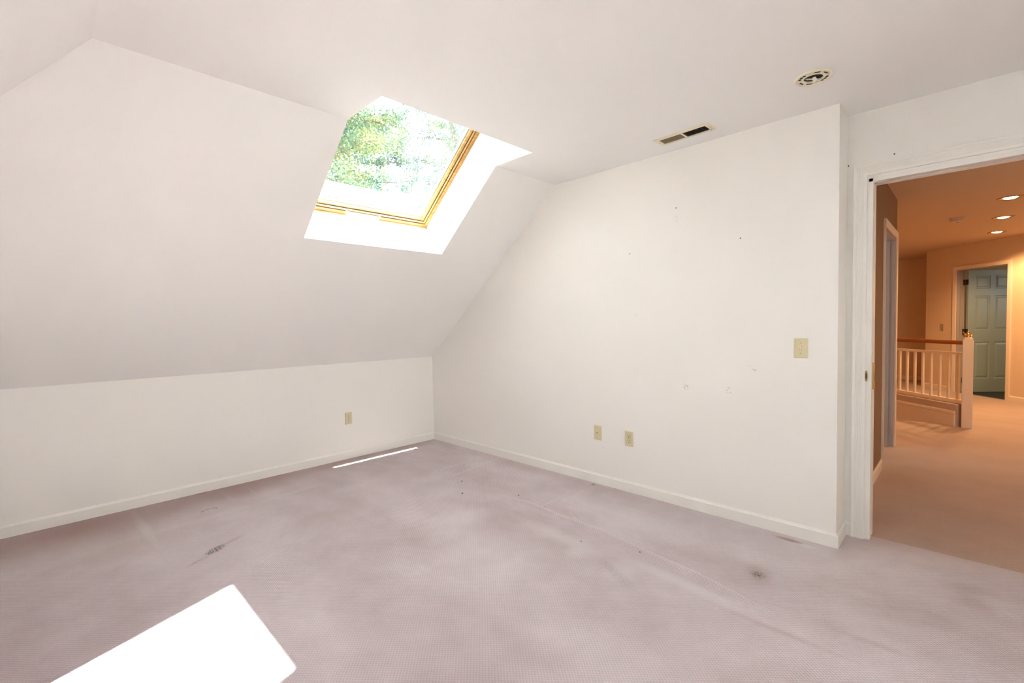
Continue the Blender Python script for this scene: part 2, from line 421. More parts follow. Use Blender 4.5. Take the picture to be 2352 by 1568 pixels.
# back wall (behind the camera) with a wide opening added for fill light
WB = (-2.85, -0.25, 0.20, 2.30)
m = MB()
m.box(XW-0.12, WB[0], YB-0.12, YB, -0.3, H)
m.box(WB[1], XD2, YB-0.12, YB, -0.3, H)
m.box(WB[0], WB[1], YB-0.12, YB, -0.3, WB[2])
m.box(WB[0], WB[1], YB-0.12, YB, WB[3], H)
struct(m, 'wall_back', M_WALL, 'cream back wall behind the camera with the added fill window', 'wall')

# flat ceiling and slopes, with the two skylight wells cut through
A_LO, A_HI = -1.822, -0.688          # skylight over the visible slope: along x
B_LO, B_HI = -4.078, -2.945          # skylight over the left slope: along y
D_LO, D_HI = -5.70, -4.567           # skylight added nearer the back wall to brighten the right side
SB, CT = 1.134, 2.172                # foot of the well on the slope, head on the flat ceiling (distance from knee wall)
zof = lambda b: HK + b*TAN
xc = [XW+RUN, XW+CT, A_LO, A_HI, 0.0, XD2]
yc = [YB, D_LO, D_HI, B_LO, B_HI, -CT, -RUN]
m = MB()
for i in range(len(xc)-1):
    for j in range(len(yc)-1):
        if i == 2 and j == 5: continue           # well A
        if i == 0 and j in (1, 3): continue      # wells in the left slope
        m.poly([(xc[i], yc[j], H), (xc[i+1], yc[j], H), (xc[i+1], yc[j+1], H), (xc[i], yc[j+1], H)])
bmesh.ops.remove_doubles(m.bm, verts=m.bm.verts, dist=1e-5)
struct(m, 'ceiling', M_CEIL, 'flat white ceiling of the bedroom', 'ceiling')
def PA(a, b): return (a, -b, zof(b))
def PB(a, b): return (XW+b, a, zof(b))
m = MB()
m.poly([PA(A_HI, 0), PA(0, 0), PA(0, RUN), PA(A_HI, RUN)])
m.poly([PA(A_LO, 0), PA(A_HI, 0), PA(A_HI, SB), PA(A_LO, SB)])
m.poly([PA(XW, 0), PA(A_LO, 0), PA(A_LO, SB), PA(A_LO, RUN), PA(XW+RUN, RUN)])
struct(m, 'ceiling_sloped', M_SLOPE, 'pale sloped ceiling with the skylight in it', 'ceiling')
m = MB()
m.poly([PB(0, 0), PB(B_HI, 0), PB(B_HI, SB), PB(B_HI, RUN), PB(-RUN, RUN)])
m.poly([PB(B_LO, 0), PB(B_HI, 0), PB(B_HI, SB), PB(B_LO, SB)])
m.poly([PB(D_HI, 0), PB(B_LO, 0), PB(B_LO, RUN), PB(D_HI, RUN)])
m.poly([PB(D_LO, 0), PB(D_HI, 0), PB(D_HI, SB), PB(D_LO, SB)])
m.poly([PB(YB, 0), PB(D_LO, 0), PB(D_LO, RUN), PB(YB, RUN)])
struct(m, 'ceiling_left', M_SLOPE, 'sloped ceiling at the upper left meeting the other slope', 'ceiling')

# ------------------------------------------------------------------ skylights (one over each slope, one more added for light)
DEPTH = 0.33
def skylight(F, lo, hi, name, label, mirror):
    """F(a, b, n): along the ridge, distance from the knee wall along the slope foot, offset out of the slope plane"""
    root = thing(name, F((lo+hi)/2, SB+0.3, DEPTH), label, 'skylight', kind='structure')
    Mi = root.matrix_basis.copy(); Mi = Matrix.Translation(-Vector(root.location))
    OUT = 1.18*CS                                        # outer frame length measured in b
    b0 = SB                                              # foot of the frame, measured at offset DEPTH (b shifts with n inside F)
    # the plastered well
    w = MB()
    foot_in = [F(lo, SB, 0), F(hi, SB, 0)]; foot_out = [F(lo, SB, DEPTH), F(hi, SB, DEPTH)]
    head_out = [F(lo, SB+OUT, DEPTH), F(hi, SB+OUT, DEPTH)]
    def ceil_pt(a): 
        p = Vector(F(a, CT, 0)); p.z = H; return p
    cre = [F(lo, RUN, 0), F(hi, RUN, 0)]
    hd = [ceil_pt(lo), ceil_pt(hi)]
    w.poly([foot_in[0], foot_in[1], foot_out[1], foot_out[0]])
    w.poly([hd[0], hd[1], head_out[1], head_out[0]])
    for i in (0, 1):
        w.poly([foot_in[i], foot_out[i], head_out[i], hd[i], cre[i]])
    w.build('skylight_well', M_CEIL, root, M=Mi)
    # rings: (inset0, inset1, n0, n1)
    def ring(mb, i0, i1, n0, n1):
        c0 = i0*1.0; c1 = i1*1.0
        s0, s1 = i0*CS, i1*CS
        O = [(lo+c0, SB+s0), (hi-c0, SB+s0), (hi-c0, SB+OUT-s0), (lo+c0, SB+OUT-s0)]
        I = [(lo+c1, SB+s1), (hi-c1, SB+s1), (hi-c1, SB+OUT-s1), (lo+c1, SB+OUT-s1)]
        for k in range(4):
            l = (k+1) % 4
            pts = [O[k], O[l], I[l], I[k]]
            bot = [mb.bm.verts.new(F(p[0], p[1], n0)) for p in pts]
            top = [mb.bm.verts.new(F(p[0], p[1], n1)) for p in pts]
            mb.bm.faces.new(bot); mb.bm.faces.new(top[::-1])
            for q in range(4):
                mb.bm.faces.new((bot[q], bot[(q+1) % 4], top[(q+1) % 4], top[q]))
    f = MB(); ring(f, 0.0, 0.030, DEPTH, DEPTH+0.12); ring(f, 0.018, 0.034, DEPTH-0.006, DEPTH)
    f.build('frame', M_PINE, root, M=Mi)
    g = MB(); ring(g, 0.034, 0.039, DEPTH+0.014, DEPTH+0.10); g.build('gasket', M_BLACK, root, M=Mi)
    s = MB(); ring(s, 0.039, 0.085, DEPTH+0.004, DEPTH+0.055); ring(s, 0.044, 0.060, DEPTH-0.004, DEPTH+0.004)
    s.build('sash', M_PINED, root, M=Mi)
    s = MB(); ring(s, 0.0595, 0.0625, DEPTH-0.0045, DEPTH+0.0005); s.build('sash_groove', M_BRONZE, root, M=Mi)
    s = MB(); ring(s, 0.085, 0.093, DEPTH+0.018, DEPTH+0.045); s.build('glazing_bead', M_GREYMET, root, M=Mi)
    s = MB(); i1 = 0.088
    s.poly([F(lo+i1, SB+i1*CS, DEPTH+0.040), F(hi-i1, SB+i1*CS, DEPTH+0.040), F(hi-i1, SB+OUT-i1*CS, DEPTH+0.040), F(lo+i1, SB+OUT-i1*CS, DEPTH+0.040)])
    s.build('pane', M_GLASS, root, M=Mi)
    # latch handle on the bottom rail of the sash: a pale lip bowed downwards
    h = MB(); c = lo + (hi-lo)*0.47; wd = 0.145
    n = 14; rows = []
    for k in range(n+1):
        u = -1 + 2*k/n
        bow = 0.016*(1-u*u)
        e = max(0.0, 1-u*u)**0.25
        a = c + u*wd
        rows.append([F(a, SB+(0.040-0.0)*CS, DEPTH-0.002), F(a, SB+0.040*CS, DEPTH-0.006-0.012*e), F(a, SB+(0.016-bow)*CS, DEPTH-0.008-0.016*e), F(a, SB+(0.012-bow)*CS, DEPTH-0.002-0.012*e)])
    V = [[h.bm.verts.new(p) for p in r_] for r_ in rows]
    for A, B in zip(V[:-1], V[1:]):
        for q in range(4): h.bm.faces.new((A[q], A[(q+1) % 4], B[(q+1) % 4], B[q]))
    h.bm.faces.new(V[0]); h.bm.faces.new(V[-1][::-1])
    h.build('latch_handle', M_HANDLE, root, M=Mi)
    # thin shadow line where the frame meets the plaster
    return root
FA = lambda a, b, n: (a, -b + n*SN, zof(b) + n*CS)
FB = lambda a, b, n: (XW + b - n*SN, a, zof(b) + n*CS)
skylight(FA, A_LO, A_HI, 'window_1', 'pine-framed skylight in the sloped ceiling with trees outside', False)
skylight(FB, B_LO, B_HI, 'window_2', 'pine-framed skylight in the left slope above the camera', True)
skylight(FB, D_LO, D_HI, 'fill_skylight', 'added pine-framed skylight nearest the back wall, giving fill light', True)

# wide window added in the unseen back wall for fill light
root = thing('fill_window', ((WB[0]+WB[1])/2, YB-0.06, (WB[2]+WB[3])/2), 'added white-framed window behind the camera, giving fill light', 'window', kind='structure')
cx, cz = (WB[0]+WB[1])/2, (WB[2]+WB[3])/2; hw, hh = (WB[1]-WB[0])/2, (WB[3]-WB[2])/2
m = MB()
m.box(-hw, hw, -0.05, 0.05, hh-0.06, hh, 0.004); m.box(-hw, hw, -0.05, 0.05, -hh, -hh+0.06, 0.004)
m.box(-hw, -hw+0.06, -0.05, 0.05, -hh, hh, 0.004); m.box(hw-0.06, hw, -0.05, 0.05, -hh, hh, 0.004)
m.build('frame', M_TRIM, root)
for s in (-1, 1):
    q = MB(); a0, a1 = (0.0, hw-0.06) if s > 0 else (-hw+0.06, 0.0)
    q.box(a0, a0+0.05, -0.02, 0.02, -hh+0.06, hh-0.06, 0.003); q.box(a1-0.05, a1, -0.02, 0.02, -hh+0.06, hh-0.06, 0.003)
    q.box(a0, a1, -0.02, 0.02, hh-0.11, hh-0.06, 0.003); q.box(a0, a1, -0.02, 0.02, -hh+0.06, -hh+0.11, 0.003)
    sh = q.build('sash', M_TRIM, root)
    q = MB(); q.poly([(a0+0.04, 0, -hh+0.1), (a1-0.04, 0, -hh+0.1), (a1-0.04, 0, hh-0.1), (a0+0.04, 0, hh-0.1)]); q.build('pane', M_GLASS, sh)

# ------------------------------------------------------------------ baseboards and casing
BASE = [(0.012, 0.0), (0.012, 0.066), (0.0105, 0.069), (0.0075, 0.0715), (0.0060, 0.0745), (0.0045, 0.079), (0.003, 0.081), (0.0, 0.081)]
def baseboard(name, pts, outs, mat, label, z=0.0):
    """pts: floor points along the wall; outs: outward offset directions at each point (mitred)"""
    mb = MB()
    mb.sweep(BASE, [((p[0], p[1], z), (o_[0], o_[1], 0), (0, 0, 1)) for p, o_ in zip(pts, outs)])
    return tag(mb.build(name, mat), label, 'baseboard', kind='structure')
baseboard('baseboard_knee', [(XW, 0), (0, 0)], [(1, -1), (-1, -1)], M_TRIM, 'white baseboard along the low knee wall')
baseboard('baseboard_gable', [(0, 0), (0, YR), (XD, YR)], [(-1, -1), (-1, -1), (-1, -1)], M_TRIM, 'white baseboard along the switch wall, turning its corner')
baseboard('baseboard_left', [(XW, YB), (XW, 0)], [(1, 1), (1, -1)], M_TRIM, 'white baseboard along the far left knee wall')
baseboard('baseboard_back', [(XW, YB), (XD, YB)], [(1, 1), (-1, 1)], M_TRIM, 'white baseboard along the back wall')
baseboard('baseboard_door', [(XD, YR), (XD, -3.812)], [(-1, -1), (-1, 0)], M_TRIM, 'short white baseboard piece beside the door casing')
baseboard('baseboard_right', [(XD, YJ2-0.074), (XD, YB)], [(-1, 0), (-1, 1)], M_TRIM, 'white baseboard right of the doorway')
# fluted casing: (distance outward from opening, thickness)
W = 0.064
CAS = [(0.0, 0.0), (0.0, 0.011), (0.003, 0.013), (0.012, 0.0135)]
for k in range(5):
    s = 0.016 + k*0.0075
    CAS += [(s, 0.0140), (s+0.0015, 0.0128), (s+0.003, 0.0142)]
CAS += [(0.055, 0.0165), (0.060, 0.0175), (W, 0.0165), (W, 0.0)]
yc1, yc2, zc = YJ+0.008, YJ2-0.008, ZJ+0.018
fr = [((XD, yc1, 0), (0, 1, 0), (-1, 0, 0)), ((XD, yc1, zc), (0, 1, 1), (-1, 0, 0)), ((XD, yc2, zc), (0, -1, 1), (-1, 0, 0)), ((XD, yc2, 0), (0, -1, 0), (-1, 0, 0))]
m = MB(); m.sweep(CAS, fr)
tag(m.build('trim_1', M_TRIM), 'white fluted casing around the doorway to the hall', 'door casing', kind='structure')
# split jamb of the pocket door
m = MB()
for (x0, x1) in ((XD-0.001, 0.275), (0.313, XD2+0.001)):
    m.box(x0, x1, YJ-0.018, YJ+0.004, 0.0, ZJ+0.002, 0.0015)
    m.box(x0, x1, YJ2-0.004, YJ2+0.018, 0.0, ZJ+0.002, 0.0015)
    m.box(x0, x1, YJ2-0.004, YJ+0.004, ZJ-0.018, ZJ+0.004, 0.0015)
tag(m.build('trim_2', M_TRIM), 'white split jamb lining the pocket doorway', 'door jamb', kind='structure')
# the pocket door, slid into the wall, its edge just showing between the jamb halves
pd = thing('door_1', (0.294, YJ+0.0, 0.0), 'white pocket door slid into the wall beside the hall doorway', 'door', kind='structure')
m = MB(); m.box(-0.0165, 0.0165, -0.017, 0.06, 0.012, ZJ-0.024, 0.001)
m.build('door_edge', M_TRIM, pd)
m = MB(); m.box(-0.013, 0.013, -0.0250, -0.0165, 0.868, 1.022, 0.001); lp = m.build('latch_plate', M_BRASS, pd)
m = MB(); m.box(-0.005, 0.005, -0.0262, -0.0245, 0.915, 0.965, 0.001); m.build('edge_pull', M_ABRASS, lp)
# oval brass strike on the reveal between casing and jamb
st = thing('strike_plate', (XD-0.0115, YJ+0.004, 0.949), 'small oval brass strike plate on the edge of the door casing', 'strike plate')
m = MB(); n = 28
pts = [(0.0, 0.0060*math.copysign(abs(math.cos(2*PI*k/n))**0.8, math.cos(2*PI*k/n)), 0.031*math.copysign(abs(math.sin(2*PI*k/n))**0.8, math.sin(2*PI*k/n))) for k in range(n)]
m.prism([(0.0, p[1], p[2]) for p in pts], (-0.0018, 0, 0)); m.build('plate', M_ABRASS, st)
m = MB(); m.prism([(-0.0016, p[1]*0.5, p[2]*0.55) for p in pts], (-0.0006, 0, 0)); m.build('recess', M_BRONZE, st)

# ------------------------------------------------------------------ wall plates. local frame: x across, z up, -y out of the wall
def plate(name, label, cat, group=None, w=0.072, h=0.115):
    t = thing(name, (0, 0, 0), label, cat, group)
    m = MB(); bmq = bmesh.new()
    m.box(-w/2, w/2, -0.0055, 0.0, -h/2, h/2)
    # chamfer the front face
    for v in m.bm.verts:
        if v.co.y < -0.003: v.co.x *= (w/2-0.004)/(w/2); v.co.z *= (h/2-0.004)/(h/2)
    m.build('cover_plate', M_IVORY, t)
    return t
def screw(t, x, z):
    m = MB(); m.lathe([(0.0, 0.0012), (0.0022, 0.001), (0.0032, 0.0)], n=14)
    m.build('screw', M_SCREW, t, M=Matrix.Translation((x, -0.0054, z)) @ Matrix.Rotation(PI/2, 4, 'X'))
def receptacle(t, z0):
    m = MB(); n = 36; pts = []
    for k in range(n):
        a = 2*PI*k/n
        pts.append((0.0172*math.cos(a), -0.0050, z0 + max(-0.0142, min(0.0142, 0.0172*math.sin(a)))))
    m.prism(pts, (0, -0.0016, 0))
    r = m.build('receptacle', M_IVORY2, t)
    for dx, w_, h_, dz in ((-0.0063, 0.0034, 0.0100, 0.0035), (0.0063, 0.0034, 0.0085, 0.0035)):
        m = MB(); m.box(dx-w_/2, dx+w_/2, -0.0070, -0.0064, z0+dz-h_/2, z0+dz+h_/2); m.build('contact_slot', M_DARK, r)
    m = MB(); pts = [(0.0036*math.cos(2*PI*k/16), -0.0064, z0-0.0078+0.0036*math.sin(2*PI*k/16)) for k in range(16)]
    m.prism(pts, (0, -0.0006, 0)); m.build('ground_hole', M_DARK, r)
    # fine shadow groove around the receptacle
    m = MB(); a_ = []; 
    for k in range(n):
        a = 2*PI*k/n; a_.append((0.0184*math.cos(a), max(-0.0153, min(0.0153, 0.0184*math.sin(a)))))
    m.prism([(p[0], -0.0052, z0+p[1]) for p in a_], (0, -0.0005, 0)); m.build('groove', M_SCREW, r)
ROTX = (0, 0, -PI/2)      # plate on the switch wall: local -y -> world -x
outlet = plate('wall_outlet', 'ivory duplex outlet low on the knee wall', 'outlet', 'ivory duplex outlets')
receptacle(outlet, 0.0195); receptacle(outlet, -0.0195); screw(outlet, 0, 0)
outlet.location = (-1.005, 0, 0.394)
dup(outlet, (0, -2.4865, 0.405), ROTX, 'ivory duplex outlet low on the switch wall, right of the cable plate')
sw = plate('light_switch', 'ivory toggle light switch high on the wall beside the doorway', 'light switch')
m = MB(); m.box(-0.0055, 0.0055, -0.0060, -0.005, -0.0125, 0.0125); m.build('switch_slot', M_DARK, sw)
m = MB(); m.box(-0.0042, 0.0042, -0.017, -0.004, -0.004, 0.0085, 0.0012); m.build('toggle', M_IVORY2, sw, M=Matrix.Rotation(-0.35, 4, 'X'))
m = MB(); m.box(-0.0050, 0.0050, -0.0068, -0.005, -0.0115, 0.006, 0.0005); m.build('toggle_base', M_IVORY2, sw)
screw(sw, 0, 0.030); screw(sw, 0, -0.030)
sw.location = (0, -3.6055, 1.113); sw.rotation_euler = ROTX
jk = plate('cable_plate', 'ivory blank cable plate with a dark centre jack, low on the switch wall', 'wall plate')
m = MB(); m.lathe([(0.0, 0.006), (0.0026, 0.006), (0.0045, 0.006), (0.0058, 0.004), (0.0062, 0.0)], n=18)
m.build('jack_collar', M_IVORY2, jk, M=Matrix.Translation((0, -0.0052, 0)) @ Matrix.Rotation(PI/2, 4, 'X'))
m = MB(); m.lathe([(0.0, 0.0014), (0.0042, 0.0014), (0.0044, 0.0)], n=18)
m.build('jack', M_DARK, jk, M=Matrix.Translation((0, -0.0108, 0)) @ Matrix.Rotation(PI/2, 4, 'X'))
screw(jk, 0, 0.0415); screw(jk, 0, -0.0415)
jk.location = (0, -2.2065, 0.4075); jk.rotation_euler = ROTX

# nails left in the walls. local -y out
def nail(loc, rot, label, tilt=0.0):
    t = thing('nail', loc, label, 'nail', 'nails left in the walls', rot=rot)
    m = MB(); m.lathe([(0.0, 0.0), (0.0014, 0.0), (0.0014, 0.012)], n=10); m.build('shank', M_NAIL, t, M=Matrix.Rotation(PI/2+tilt, 4, 'X'))
    m = MB(); m.lathe([(0.0, 0.014), (0.0030, 0.0135), (0.0036, 0.012), (0.0, 0.0115)], n=14); m.build('nail_head', M_NAIL, t, M=Matrix.Rotation(PI/2+tilt, 4, 'X'))
    return t
nail((0, -2.865, 2.056), ROTX, 'topmost nail on the switch wall, above a faint yellow smudge', 0.5)
nail((0, -2.51, 1.783), ROTX, 'left nail of the three on the switch wall')
nail((0, -3.279, 1.788), ROTX, 'right nail of the three, on the switch wall above the light switch')
nail((XD, -3.789, 2.155), ROTX, 'tiny nail in the narrow strip left of the door casing corner')
nail((XD, -3.993, 2.169), ROTX, 'tiny nail just above the top of the door casing')

# ------------------------------------------------------------------ ceiling register (vent)
v = thing('air_vent', (-0.220, -3.016, H), 'cream rectangular air vent in the ceiling near the switch wall', 'vent', rot=(0, 0, math.radians(-2.3)))
vw, vl = 0.066, 0.1785
m = MB()
ow, ol, iw, il = vw, vl, 0.038, 0.148
for (x0, x1, y0, y1) in ((-ow, -iw, -ol, ol), (iw, ow, -ol, ol), (-iw, iw, -ol, -il), (-iw, iw, il, ol), (-iw, iw, -0.006, 0.006)):
    m.box(x0, x1, y0, y1, -0.006, 0.0)
for vv in m.bm.verts:
    if vv.co.z < -0.003 and abs(abs(vv.co.x)-ow) < 1e-4: vv.co.x *= (ow-0.006)/ow
    if vv.co.z < -0.003 and abs(abs(vv.co.y)-ol) < 1e-4: vv.co.y *= (ol-0.006)/ol
m.build('frame', M_VENT, v)
m = MB(); m.box(-iw, iw, -il, il, -0.0008, -0.0002); m.build('duct_opening', M_DARK, v)
for s, mat in ((1, M_LOUVER), (-1, M_BRONZE)):
    m = MB(); nb = 17
    for k in range(nb):
        y = s*(0.010 + (il-0.014)*(k+0.5)/nb)
        tt = bmesh.new(); bmesh.ops.create_cube(tt, size=1.0)
        Mx = Matrix.Translation((0, y, -0.0042)) @ Matrix.Rotation(-0.10 if s > 0 else -0.30, 4, 'X') @ Matrix.Diagonal((iw*2, 0.0013, 0.0058, 1))
        m.add(tt, Mx)
    m.build('louvers', mat, v)
for s in (-1, 1):
    m = MB(); m.lathe([(0.0, -0.0075), (0.003, -0.0070), (0.0036, -0.006)], 0, s*0.165, 0, n=12); m.build('screw', M_SCREW, v)
m = MB(); m.box(iw+0.001, iw+0.010, -0.155, -0.150, -0.011, -0.005, 0.001); m.build('damper_lever', M_LOUVER, v)

# ------------------------------------------------------------------ stripped ceiling light mount
c = thing('ceiling_light_mount', (-0.422, -3.745, H), 'round cream mounting plate of a removed ceiling light, wiring hole open', 'ceiling light', rot=(0, 0, -0.785))
m = MB(); m.lathe([(0.079, 0.0), (0.079, -0.004), (0.075, -0.008), (0.071, -0.0085), (0.068, -0.006), (0.066, -0.0045), (0.050, -0.0050), (0.047, -0.0075), (0.042, -0.0080), (0.039, -0.006), (0.039, 0.0)], n=56)
m.build('mounting_ring', M_PLATE, c, smooth=True)
m = MB(); m.lathe([(0.0, -0.0005), (0.041, -0.0005)], n=40); m.build('electrical_box', M_DARK, c)
for a_ in (0.30, -0.30, PI+0.30, PI-0.30, 0.0, PI):
    m = MB(); m.lathe([(0.0, -0.0062), (0.0062, -0.0062), (0.0062, -0.0040)], 0.057*math.cos(a_), 0.057*math.sin(a_), 0, n=14); m.build('screw_slot', M_DARK, c)
for a_ in (PI/2-0.30, PI/2+0.45, -PI/2-0.30, -PI/2+0.45):
    m = MB(); tt = bmesh.new(); bmesh.ops.create_cube(tt, size=1.0)
    m.add(tt, Matrix.Rotation(a_, 4, 'Z') @ Matrix.Translation((0.057, 0, -0.0058)) @ Matrix.Diagonal((0.005, 0.024, 0.002, 1))); m.build('cable_slit', M_DARK, c)
m = MB()
tt = bmesh.new(); bmesh.ops.create_cube(tt, size=1.0); m.add(tt, Matrix.Translation((0, 0, -0.009)) @ Matrix.Diagonal((0.070, 0.012, 0.002, 1)))
for s in (-1, 1): m.lathe([(0.0, -0.014), (0.0035, -0.013), (0.004, -0.010)], s*0.028, 0, 0, n=10)
m.build('crossbar', M_STEEL, c)
m = MB(); m.tube([(0.004, -0.002, -0.006), (0.006, -0.010, -0.020), (0.002, -0.018, -0.026), (0.0, -0.020, -0.016)], 0.003, 8); m.build('loose_wire', M_HANDLE, c, smooth=True)
m = MB(); m.lathe([(0.0, -0.034), (0.005, -0.033), (0.008, -0.012), (0.0075, -0.010), (0.0, -0.010)], -0.006, -0.016, 0, n=16); m.build('wire_nut', M_PLATE, c, smooth=True)

# ------------------------------------------------------------------ crumbs on the carpet
def crumb(x, y, r, label, sx=1.0, rz=0.0):
    b_ = bmesh.new(); bmesh.ops.create_icosphere(b_, subdivisions=2, radius=r)
    for vv in b_.verts: vv.co *= random.uniform(0.75, 1.2); vv.co.z *= 0.6; vv.co.x *= sx
    mb = MB(); mb.add(b_)
    o_ = mb.build('crumb', M_CRUMB); o_.location = (x, y, floor_h(x, y) + r*0.35); o_.rotation_euler = (0, 0, rz)
    return tag(o_, label, 'crumb', 'dark crumbs on the carpet')
crumb(-0.872, -1.566, 0.0065, 'largest dark crumb on the carpet, in front of the room corner', 1.5, 0.5)
crumb(-0.619, -1.916, 0.0055, 'dark crumb on the carpet left of the straight groove')
crumb(-0.786, -3.009, 0.0045, 'dark crumb on the carpet beside the long wrinkle')
crumb(-0.896, -2.690, 0.0038, 'small dark crumb on the carpet midway along the wrinkle')
crumb(-0.699, -1.349, 0.0050, 'dark crumb on the carpet nearest the rectangular furniture dent', 1.4, 0.3)

# ------------------------------------------------------------------ the hall beyond
ZC = H
m = MB()
# hall carpet with the triangular stairwell left open
NEW = Vector((4.345, -4.30, 0))
R45 = Vector((0.7071, 0.7071, 0))
YT = -2.40
xe = 4.40
t_end = (YT - (NEW.y)) / R45.y
Pend = NEW + R45*t_end
Hn = [(0.30, -6.6, 0), (xe, -6.6, 0), (xe, -4.26, 0), (xe, YT, 0), (0.30, YT, 0)]
m.poly([Vector(p) for p in Hn])
m.poly([(xe, -6.6, 0), (9.45, -6.6, 0), (9.45, YT, 0), (Pend.x, YT, 0), (NEW.x+0.055, -4.26, 0)])
struct(m, 'floor_hall', M_HALLCARPET, 'rose-brown hall carpet beyond the doorway', 'carpet')
m = MB(); m.poly([(0.355, -6.6, ZC), (9.6, -6.6, ZC), (9.6, -2.2, ZC), (0.355, -2.2, ZC)])
struct(m, 'ceiling_hall', M_HALLCEIL, 'warm-lit hall ceiling with downlights', 'ceiling')
YH = -3.78
DX0, DX1, DZ = 1.955, 2.815, 2.045
m = MB()
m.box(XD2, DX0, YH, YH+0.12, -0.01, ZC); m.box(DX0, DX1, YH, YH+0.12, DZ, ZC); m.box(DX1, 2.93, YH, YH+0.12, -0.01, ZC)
struct(m, 'wall_hall_left', M_HALLDIM, 'left hall wall with a doorway in it', 'wall')
m = MB(); m.box(2.81, 2.93, YH+0.12, YT+0.12, -1.4, ZC)
struct(m, 'wall_stair', M_HALLWALL, 'wall beside the stairwell behind the hall corner', 'wall')
m = MB(); m.box(2.93, 9.45, YT, YT+0.12, -1.4, ZC)
struct(m, 'wall_landing', M_HALLWALL, 'landing wall behind the stairwell', 'wall')
m = MB(); m.box(9.30, 9.42, -6.6, YT+0.0, -0.01, ZC)
struct(m, 'wall_far', M_HALLWALL, 'dim far wall of the landing, left of the angled door wall', 'wall')
m = MB(); m.box(XD2, 7.5, -6.72, -6.6, -0.01, ZC); m.box(8.3, 9.42, -6.72, -6.6, -0.01, ZC); m.box(7.5, 8.3, -6.72, -6.6, -0.01, 1.4); m.box(7.5, 8.3, -6.72, -6.6, 1.95, ZC)
struct(m, 'wall_hall_right', M_HALLWALL, 'right hall wall out of sight past the doorway', 'wall')
# side room behind the left hall wall, daylight coming through its window
m = MB(); m.box(XD2, 1.3, -0.12, 0.0, -0.01, ZC); m.box(1.9, 2.93, -0.12, 0.0, -0.01, ZC); m.box(1.3, 1.9, -0.12, 0, -0.01, 1.2); m.box(1.3, 1.9, -0.12, 0, 1.9, ZC)
m.box(2.81, 2.93, YT+0.12, 0.0, -0.01, ZC)
struct(m, 'wall_side_room', M_WALL, 'walls of the small room behind the hall doorway', 'wall')
m = MB(); m.poly([(XD2, YH, 0.001), (2.93, YH, 0.001), (2.93, 0, 0.001), (XD2, 0, 0.001)][::1])
struct(m, 'floor_side_room', M_HALLCARPET, 'carpet of the small room behind the hall doorway', 'carpet')
m = MB(); m.poly([(XD2, -2.2, ZC), (2.93, -2.2, ZC), (2.93, 0, ZC), (XD2, 0, ZC)])
struct(m, 'ceiling_side_room', M_CEIL, 'ceiling of the small room behind the hall doorway', 'ceiling')
# stairwell
m = MB(); m.poly([(2.93, -4.3, -1.35), (6.3, -4.3, -1.35), (6.3, YT, -1.35), (2.93, YT, -1.35)])
struct(m, 'floor_stairwell', M_HALLCARPET, 'carpet down in the stairwell', 'carpet')
m = MB(); m.box(xe-0.02, xe, -4.26, YT, -1.35, -0.001)
struct(m, 'wall_stairwell', M_HALLWALL, 'inner face of the stairwell under the hall carpet edge', 'wall')
# hall baseboards and doorway trim
baseboard('baseboard_hall', [(XD2, YH), (DX0-0.065, YH)], [(1, -1), (0, -1)], M_HALLTRIM, 'baseboard along the left hall wall')
CAS2 = [(0.0, 0.0), (0.0, 0.012), (0.012, 0.014), (0.045, 0.017), (0.058, 0.017), (0.060, 0.0)]
def cased(name, o, u, nrm, s0, s1, zt, mat, label):
    o = Vector(o); u = Vector(u); nrm = Vector(nrm); up = Vector((0, 0, 1))
    fr_ = [(o+u*s0, -u, nrm), (o+u*s0+up*zt, -u+up, nrm), (o+u*s1+up*zt, u+up, nrm), (o+u*s1, u, nrm)]
    mb = MB(); mb.sweep(CAS2, fr_)
    return tag(mb.build(name, mat), label, 'door casing', kind='structure')
cased('trim_3', (0, YH, 0), (1, 0, 0), (0, -1, 0), DX0+0.005, DX1-0.005, DZ+0.005, M_HALLTRIM, 'casing around the doorway in the left hall wall')
m = MB()
m.box(DX0-0.002, DX0+0.018, YH+0.001, YH+0.119, 0, DZ); m.box(DX1-0.018, DX1+0.002, YH+0.001, YH+0.119, 0, DZ); m.box(DX0, DX1, YH+0.001, YH+0.119, DZ-0.018, DZ+0.002)
m.box(DX1-0.030, DX1-0.018, YH+0.04, YH+0.075, 0, DZ-0.018)
tag(m.build('trim_4', M_JAMBDIM), 'jamb lining of the doorway in the left hall wall', 'door jamb', kind='structure')

# angled door wall at the far end
TH = math.radians(41)
DA = Vector((7.066, -4.719, 0)); DU = Vector((math.cos(TH), math.sin(TH), 0)); DW = Vector((DU.y, -DU.x, 0))
Mloc = Matrix(((DU.x, DW.x, 0, DA.x), (DU.y, DW.y, 0, DA.y), (0, 0, 1, 0), (0, 0, 0, 1)))
S0, S1, DT = 0.0, 0.862, 2.050
SC2 = 1.472
m = MB()
m.box(-2.85, S0-0.002, 0, 0.12, -0.01, ZC); m.box(S1+0.002, SC2, 0, 0.12, -0.01, ZC); m.box(S0-0.002, S1+0.002, 0, 0.12, DT, ZC)
tag(m.build('wall_angled', M_HALLWALL, M=Mloc), 'orange-lit angled hall wall holding the six-panel door', 'wall', kind='structure')
Cc = DA + DU*SC2
m = MB(); m.box(Cc.x-0.0, 9.3, Cc.y-0.12, Cc.y, -0.01, ZC)
struct(m, 'wall_recess', M_HALLWALL, 'short wall of the landing recess behind the angled corner', 'wall')
